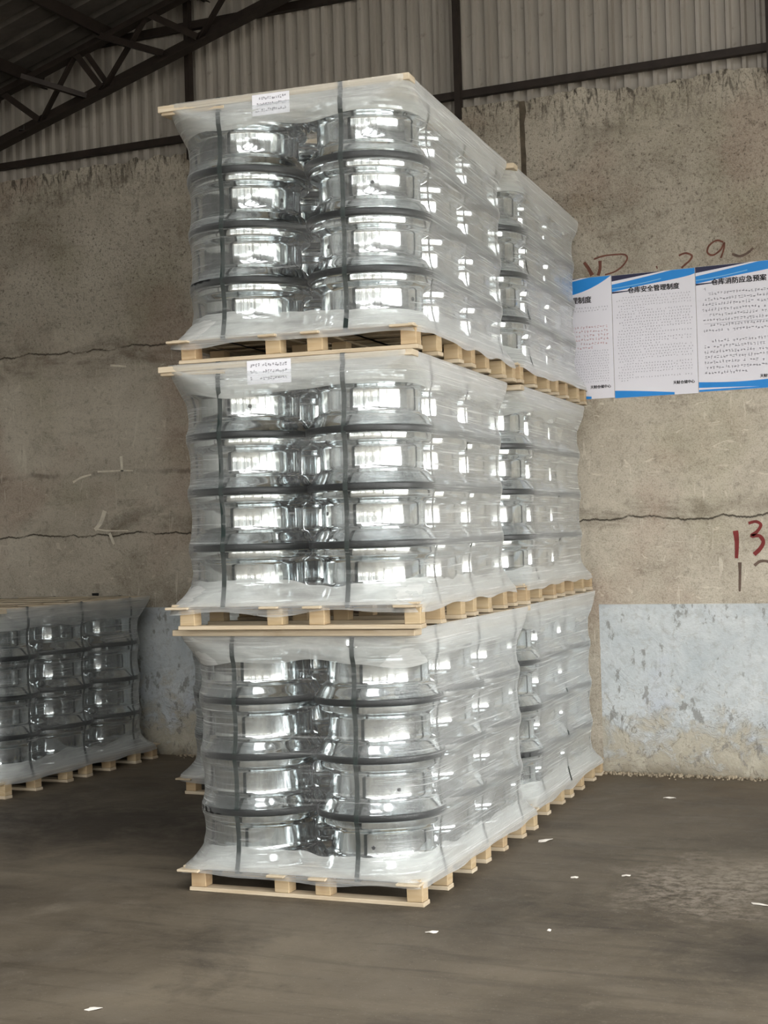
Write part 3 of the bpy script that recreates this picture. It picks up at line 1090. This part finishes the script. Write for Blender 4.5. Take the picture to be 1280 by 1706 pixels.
def strip_between(name, top, bot, n, x0_, x1_, mat, parent, y):
    vs, fs = [], []
    for i in range(n + 1):
        x = x0_ + (x1_ - x0_) * i / n
        a, b = top(x), bot(x)
        vs += [(x, y, max(a, b)), (x, y, b)]
    for i in range(n):
        fs.append((2 * i, 2 * i + 1, 2 * i + 3, 2 * i + 2))
    return link(name, mesh_from(name, vs, fs, mat), None, parent)


def print_lines(parent, w, z_top, z_bot, rows, cpl, seed, mat, x_in=0.035, paras=(), name='printed_lines', first=0):
    """small illegible print: each character a few strokes"""
    r = random.Random(seed)
    vs, fs = [], []
    pitch = (w - 2 * x_in) / cpl
    dz = (z_top - z_bot) / rows
    for j in range(rows):
        z = z_top - (j + 0.5) * dz
        if j in paras and paras[j] == 0: continue
        n = int(cpl * (paras.get(j, 1.0) if isinstance(paras, dict) else 1.0))
        start = 2 if r.random() < 0.3 else 0
        ox = r.uniform(-0.5, 0.5) * pitch
        for i in range(start, n):
            if r.random() < 0.05: continue
            cx = x_in + (i + 0.5) * pitch + ox + r.uniform(-.08, .08) * pitch
            s = min(pitch * 0.44, dz * 0.27)
            for _ in range(3):
                hor = r.random() < 0.62
                ax, az = cx + r.uniform(-.4, .4) * s, z + r.uniform(-.8, .8) * s
                hw, hh = (s * r.uniform(.5, .9), s * 0.16) if hor else (s * 0.14, s * r.uniform(.5, .9))
                b = len(vs)
                vs += [(ax - hw, -0.0042, az - hh), (ax + hw, -0.0042, az - hh), (ax + hw, -0.0042, az + hh), (ax - hw, -0.0042, az + hh)]
                fs.append((b, b + 1, b + 2, b + 3))
    o = link(name, mesh_from(name, vs, fs, mat), None, parent)
    o['kind'] = 'stuff'
    return o


def poster(x, z, w, h, title, tx, tsize, label, body, style, tz):
    root = empty('notice_poster', (x, y1 - 0.004, z))
    tag(root, label, 'poster', 'notices on the back wall')
    me = box_mesh('paper', w, 0.002, h, M_PAPER)
    p = link('paper', me, None, root)
    p.location = (w / 2, -0.001, h / 2)
    top = h
    c1 = lambda q: top - 0.055 + 0.055 * (q / w) ** 1.3          # lower edge of the navy wedge
    c2 = lambda q: top - 0.075 + 0.065 * (q / w) ** 1.15         # white line
    strip_between('navy_band', lambda q: top - 0.001, lambda q: min(top - 0.001, top - 0.040 + 0.062 * (q / w)), 24, 0.001, w * 0.62, M_NAVY, root, -0.0026)
    if style:
        strip_between('blue_wave', lambda q: min(top - 0.001, top - 0.062 + 0.085 * (q / w) ** 1.05),
                      lambda q: top - 0.112 + 0.022 * math.sin(math.pi * min(1, q / w * 1.05)) + 0.075 * (q / w) ** 2.6, 40, 0.001, w - 0.001, M_BLUE, root, -0.0028)
        strip_between('pale_line', lambda q: top - 0.086 + 0.08 * (q / w) ** 1.5, lambda q: top - 0.092 + 0.08 * (q / w) ** 1.5, 24, 0.001, w * 0.6, M_SKY, root, -0.0032)
        strip_between('navy_rule', lambda q: top - 0.112, lambda q: top - 0.124 + 0.010 * q / (w * .33), 10, 0.001, w * 0.30, M_NAVY, root, -0.0030)
    else:
        strip_between('blue_wave', lambda q: min(top - 0.001, top - 0.062 + 0.085 * (q / w) ** 1.05),
                      lambda q: top - 0.130 + 0.13 * (q / w) ** 3.0 , 40, 0.001, w - 0.001, M_BLUE, root, -0.0028)
    strip_between('lower_wave', lambda q: (0.052 if style != 2 else 0.066) - 0.052 * (q / w) ** 1.2 if style != 2 else 0.066 - 0.012 * math.sin(math.pi * q / w),
                  lambda q: 0.001 if style != 2 else 0.028 - 0.02 * (q / w), 24, 0.001, w * (0.72 if style != 2 else 1) - 0.001, M_BLUE, root, -0.0028)
    if style == 2:
        strip_between('lower_edge', lambda q: 0.014, lambda q: 0.001, 12, 0.001, w - 0.001, M_BLUE, root, -0.0030)
    text_obj('title', title, tsize, (tx, -0.0045, h - tz), root, M_INK, 'LEFT', 0.0013)
    text_obj('footer', '天财仓储中心', 0.0245, (w - 0.022, -0.0045, 0.072), root, M_INK, 'RIGHT', 0.0007)
    body(root, w, h)
    return root


def body_a(root, w, h):
    print_lines(root, w, h - 0.150, 0.105, 31, 27, 3, M_GREYINK, 0.03, {4: .4, 9: 1, 12: .62, 14: .7, 17: .6, 23: .35, 28: .25, 30: .15})


def body_b(root, w, h):
    print_lines(root, w, h - 0.135, 0.105, 17, 24, 5, M_GREYINK, 0.045, {0: .12, 9: .05, 10: .95, 16: .6})
    o = strip_between('grey_rule', lambda q: 0.452, lambda q: 0.4505, 2, 0.05, w - 0.05, M_GREYINK, root, -0.0040)


def body_c(root, w, h):
    print_lines(root, w, h - 0.2, h - 0.26, 3, 26, 8, M_GREYINK, 0.03, {2: .3})
    print_lines(root, w, h - 0.33, h - 0.50, 6, 26, 9, M_REDINK, 0.03, {5: .8})
    print_lines(root, w, h - 0.50, 0.11, 13, 30, 10, M_GREYINK, 0.03, {17: .8})


poster(-0.005, 2.572, 0.578, 0.840, '仓库管理制度', 0.142, 0.049, 'white and blue notice partly hidden behind the topmost rear load, thinnest showing', body_c, 0, 0.172)
poster(0.576, 2.566, 0.574, 0.842, '仓库安全管理制度', 0.112, 0.0445, 'white notice with blue waves hung between two others, closely printed', body_a, 1, 0.128)
poster(1.153, 2.572, 0.575, 0.838, '仓库消防应急预案', 0.105, 0.0455, 'white notice with wide blue lower wave and widely spaced print', body_b, 2, 0.128)

# ================================================================== PAINTED MARKS ON THE WALL
def stroke(name, pts, w0, mat, parent, y=None, taper=0.5):
    """brush stroke: a smoothed ribbon a hair thick on the surface"""
    y = (y1 - 0.0025) if y is None else y
    P = [Vector((p[0], p[1])) for p in pts]
    # Catmull-Rom
    Q = []
    for i in range(len(P) - 1):
        a, b, c_, d = P[max(i - 1, 0)], P[i], P[i + 1], P[min(i + 2, len(P) - 1)]
        for k in range(6):
            t = k / 6
            Q.append(0.5 * ((2 * b) + (c_ - a) * t + (2 * a - 5 * b + 4 * c_ - d) * t * t + (3 * b - a - 3 * c_ + d) * t ** 3))
    Q.append(P[-1])
    vs, fs = [], []
    n = len(Q)
    for i, q in enumerate(Q):
        d = (Q[min(i + 1, n - 1)] - Q[max(i - 1, 0)])
        d = d.normalized() if d.length > 1e-6 else Vector((1, 0))
        nn = Vector((-d.y, d.x))
        w = w0 * (1 - taper * i / n) * (0.9 + 0.2 * mnoise.noise(Vector((q.x * 30, q.y * 30, 1))))
        a, b = q + nn * w / 2, q - nn * w / 2
        vs += [(a.x, y, a.y), (b.x, y, b.y)]
    for i in range(n - 1):
        fs.append((2 * i, 2 * i + 1, 2 * i + 3, 2 * i + 2))
    return link(name, mesh_from(name, vs, fs, mat), None, parent)


# strokes are children of the wall (flat paint on it)
# red 13
stroke('painted_stroke', [(1.365, 1.638), (1.372, 1.56), (1.366, 1.455)], 0.040, M_REDPAINT, wall_back, taper=0.45)
stroke('painted_stroke', [(1.452, 1.685), (1.50, 1.695), (1.532, 1.672), (1.505, 1.628), (1.470, 1.602), (1.520, 1.600), (1.545, 1.560), (1.522, 1.515), (1.482, 1.478)], 0.021, M_REDPAINT, wall_back, taper=-0.5)
# faded figures below
stroke('painted_stroke', [(1.387, 1.428), (1.386, 1.35), (1.380, 1.235)], 0.026, M_DARKPAINT, wall_back, taper=0.5)
stroke('painted_stroke', [(1.482, 1.405), (1.52, 1.432), (1.57, 1.430), (1.60, 1.40), (1.58, 1.36)], 0.022, M_DARKPAINT, wall_back, taper=0.2)
# brown scrawl above the notices
stroke('painted_stroke', [(0.385, 3.520), (0.415, 3.475), (0.440, 3.425)], 0.022, M_BROWNPAINT, wall_back, taper=-0.5)
stroke('painted_stroke', [(0.455, 3.535), (0.52, 3.550), (0.60, 3.552), (0.672, 3.545), (0.690, 3.515), (0.655, 3.468), (0.600, 3.435), (0.530, 3.420)], 0.014, M_BROWNPAINT, wall_back, taper=0.2)
stroke('painted_stroke', [(0.498, 3.520), (0.497, 3.468), (0.482, 3.420)], 0.024, M_BROWNPAINT, wall_back, taper=0.0)
stroke('painted_stroke', [(0.890, 3.445), (0.896, 3.425)], 0.012, M_BROWNPAINT, wall_back)
stroke('painted_stroke', [(1.045, 3.500), (1.09, 3.512), (1.132, 3.492), (1.120, 3.462), (1.085, 3.435), (1.060, 3.415)], 0.014, M_BROWNPAINT, wall_back, taper=0.0)
stroke('painted_stroke', [(1.345, 3.560), (1.30, 3.575), (1.250, 3.545), (1.238, 3.500), (1.275, 3.480), (1.325, 3.510), (1.352, 3.555), (1.345, 3.505), (1.325, 3.455)], 0.013, M_BROWNPAINT, wall_back, taper=0.0)
stroke('painted_stroke', [(1.40, 3.475), (1.45, 3.455), (1.50, 3.47), (1.54, 3.50)], 0.018, M_DARKPAINT, wall_back, taper=0.0)
# pale chalky scrapes on the dim side
M_CHALK = plain('pale_scrape', lin(226, 219, 202), 0.9, 0, 0.2, 0.12, 20)
for pts, w in (([(-3.94, 2.17), (-3.86, 2.205), (-3.76, 2.225)], 0.020), ([(-3.70, 2.245), (-3.50, 2.245), (-3.36, 2.24)], 0.016),
               ([(-3.47, 2.36), (-3.465, 2.235)], 0.030), ([(-3.64, 1.93), (-3.68, 1.84), (-3.74, 1.78)], 0.045), ([(-3.72, 1.785), (-3.62, 1.77), (-3.42, 1.765)], 0.014),
               ([(-3.60, 1.75), (-3.56, 1.66)], 0.03), ([(-3.55, 3.09), (-3.40, 3.07)], 0.02)):
    stroke('pale_scrape', pts, w, M_CHALK, wall_back, taper=0.3)
# small slot in the wall above the lone load
slot = link('wall_slot', box_mesh('wall_slot', 0.062, 0.012, 0.020, M_DARK, bevel=0.003), None, wall_back)
slot.location = (-3.75, y1 - 0.004, 1.262)

# ================================================================== PAPER LABELS
def ship_label(L2W, rz, x, z, w, h, tilt, label, seed, ny=3):
    hy = ny * 0.31
    p = L2W(x, -hy - section(z)[0] + 0.004, z)
    root = empty('shipping_label', p, rz)
    root.rotation_euler = (0, tilt, rz)
    tag(root, label, 'label', 'paper labels under the film')
    vs = [(-w / 2, -0.001, -h / 2), (w / 2, -0.001, -h / 2), (w / 2, -0.001, h / 2), (-w / 2, -0.001, h / 2)]
    vs += [(a, b + 0.0008, c_) for a, b, c_ in vs]
    link('paper', mesh_from('paper', vs, [(0, 1, 2, 3), (7, 6, 5, 4), (0, 4, 5, 1), (1, 5, 6, 2), (2, 6, 7, 3), (3, 7, 4, 0)], M_LABELP), None, root)
    r = random.Random(seed)
    vs, fs = [], []
    for j, zz in enumerate((0.30, 0.02, -0.26)):
        for i in range(15):
            if i < 5 and r.random() < 0.35: continue
            cx = (-0.40 + i * 0.056) * w
            for _ in range(3):
                hw, hh = r.uniform(.010, .02) * w, r.uniform(.012, .03) * h
                ax, az = cx + r.uniform(-.012, .012) * w, (zz + r.uniform(-.06, .06)) * h
                b = len(vs)
                vs += [(ax - hw, -0.0014, az - hh), (ax + hw, -0.0014, az - hh), (ax + hw, -0.0014, az + hh), (ax - hw, -0.0014, az + hh)]
                fs.append((b, b + 1, b + 2, b + 3))
    o = link('printed_lines', mesh_from('printed_lines', vs, fs, M_GREYINK), None, root)
    o['kind'] = 'stuff'


ship_label(topF, 0.0898, -0.06, 1.195, 0.19, 0.10, 0.0, 'white printed paper label under film of the topmost front load', 4)
ship_label(midF, 0.0998, -0.075, 1.195, 0.22, 0.11, 0.0, 'white printed paper label under film of the middle front load', 6)
# pencil marks on the lowest load's hanging sheet
hand = empty('handwritten_note', lowF(0, -0.93, 1.15), 0.0389)
tag(hand, 'grey handwritten marks on the milky sheet of the lowest front load', 'writing')
M_PENCIL = plain('grey_pencil', lin(120, 124, 124), 0.7, 0, 0.2, 0.05)
for pts in ([(-0.245, 0.03), (-0.262, 0.0), (-0.215, 0.0)], [(-0.228, 0.03), (-0.232, -0.02)], [(-0.10, -0.012), (-0.118, -0.05)], [(-0.075, -0.012), (-0.09, -0.05)],
            [(-0.06, -0.02), (-0.04, -0.012), (-0.05, -0.04), (-0.03, -0.045)], [(0.17, -0.01), (0.175, -0.035)], [(0.20, -0.012), (0.215, -0.005), (0.205, -0.03), (0.235, -0.032)]):
    o = stroke('pen_stroke', pts, 0.006, M_PENCIL, hand, y=0.0125)

# ================================================================== LITTLE THINGS ON THE FLOOR
def scrap(x, y, sx, sy, rz, label, seed):
    r = random.Random(seed)
    n = 9
    vs = [(0, 0, 0.010)]
    for i in range(n):
        a = 2 * math.pi * i / n
        k = r.uniform(0.65, 1.1)
        vs.append((sx / 2 * k * math.cos(a), sy / 2 * k * math.sin(a), r.uniform(0.001, 0.008)))
    m = len(vs)
    vs += [(a, b, max(0.0003, c_ - 0.002)) for a, b, c_ in vs]
    fs = [(0, 1 + i, 1 + (i + 1) % n) for i in range(n)] + [(m, m + 1 + (i + 1) % n, m + 1 + i) for i in range(n)]
    fs += [(1 + i, m + 1 + i, m + 1 + (i + 1) % n, 1 + (i + 1) % n) for i in range(n)]
    o = link('paper_scrap', mesh_from('paper_scrap', vs, fs, M_SCRAP))
    o.location = (x, y, 0)
    o.rotation_euler = (0, 0, rz)
    tag(o, label, 'scrap', 'scraps on the floor')


scrap(0.089, -1.688, 0.075, 0.03, 0.5, 'white paper scrap alone on the dark floor, well before the pallets', 1)
scrap(1.363, 0.884, 0.045, 0.028, 0.2, 'small white scrap beside a pale worn patch of floor', 2)
scrap(1.317, -0.168, 0.022, 0.020, 0.8, 'tiny white speck of paper on open floor before the tower', 3)
scrap(0.735, 1.56, 0.11, 0.05, 1.2, 'splinter of pale wood beside the lowest front pallet', 4)
scrap(1.14, 0.776, 0.04, 0.015, 0.1, 'thin white sliver on the floor between tower and worn patch', 5)
scrap(2.064, 0.525, 0.10, 0.02, -0.3, 'long white strip lying at the edge of the worn patch', 6)
scrap(1.071, 2.973, 0.11, 0.03, 0.1, 'pale flat chip of plaster on brown floor near the wall', 7)
scrap(0.86, -0.349, 0.07, 0.03, 0.4, 'dull pale flake on the floor close to the pallet corner', 8)

# crumbled plaster along the foot of the wall: nobody could count it
bm = bmesh.new()
for i in range(420):
    px = 0.38 + abs(rng.gauss(0, 1)) * 0.9 if i < 300 else rng.uniform(-3.0, -1.9)
    if px > 2.6: continue
    d = abs(rng.gauss(0, 0.05))
    sz = rng.uniform(0.004, 0.016) * (1 if d < .08 else .6)
    mt = Matrix.Translation((px, y1 - 0.012 - d, sz * 0.4)) @ Matrix.Rotation(rng.uniform(0, 6), 4, Vector((rng.random(), rng.random(), 1)).normalized()) @ Matrix.Diagonal((sz, sz * rng.uniform(.6, 1.2), sz * 0.8, 1))
    bmesh.ops.create_icosphere(bm, subdivisions=1, radius=1, matrix=mt)
me = bpy.data.meshes.new('plaster_rubble')
bm.to_mesh(me)
bm.free()
me.materials.append(M_RUBBLE)
o = link('plaster_rubble', me)
tag(o, 'crumbs of fallen plaster along the foot of the wall', 'rubble', None, 'stuff')
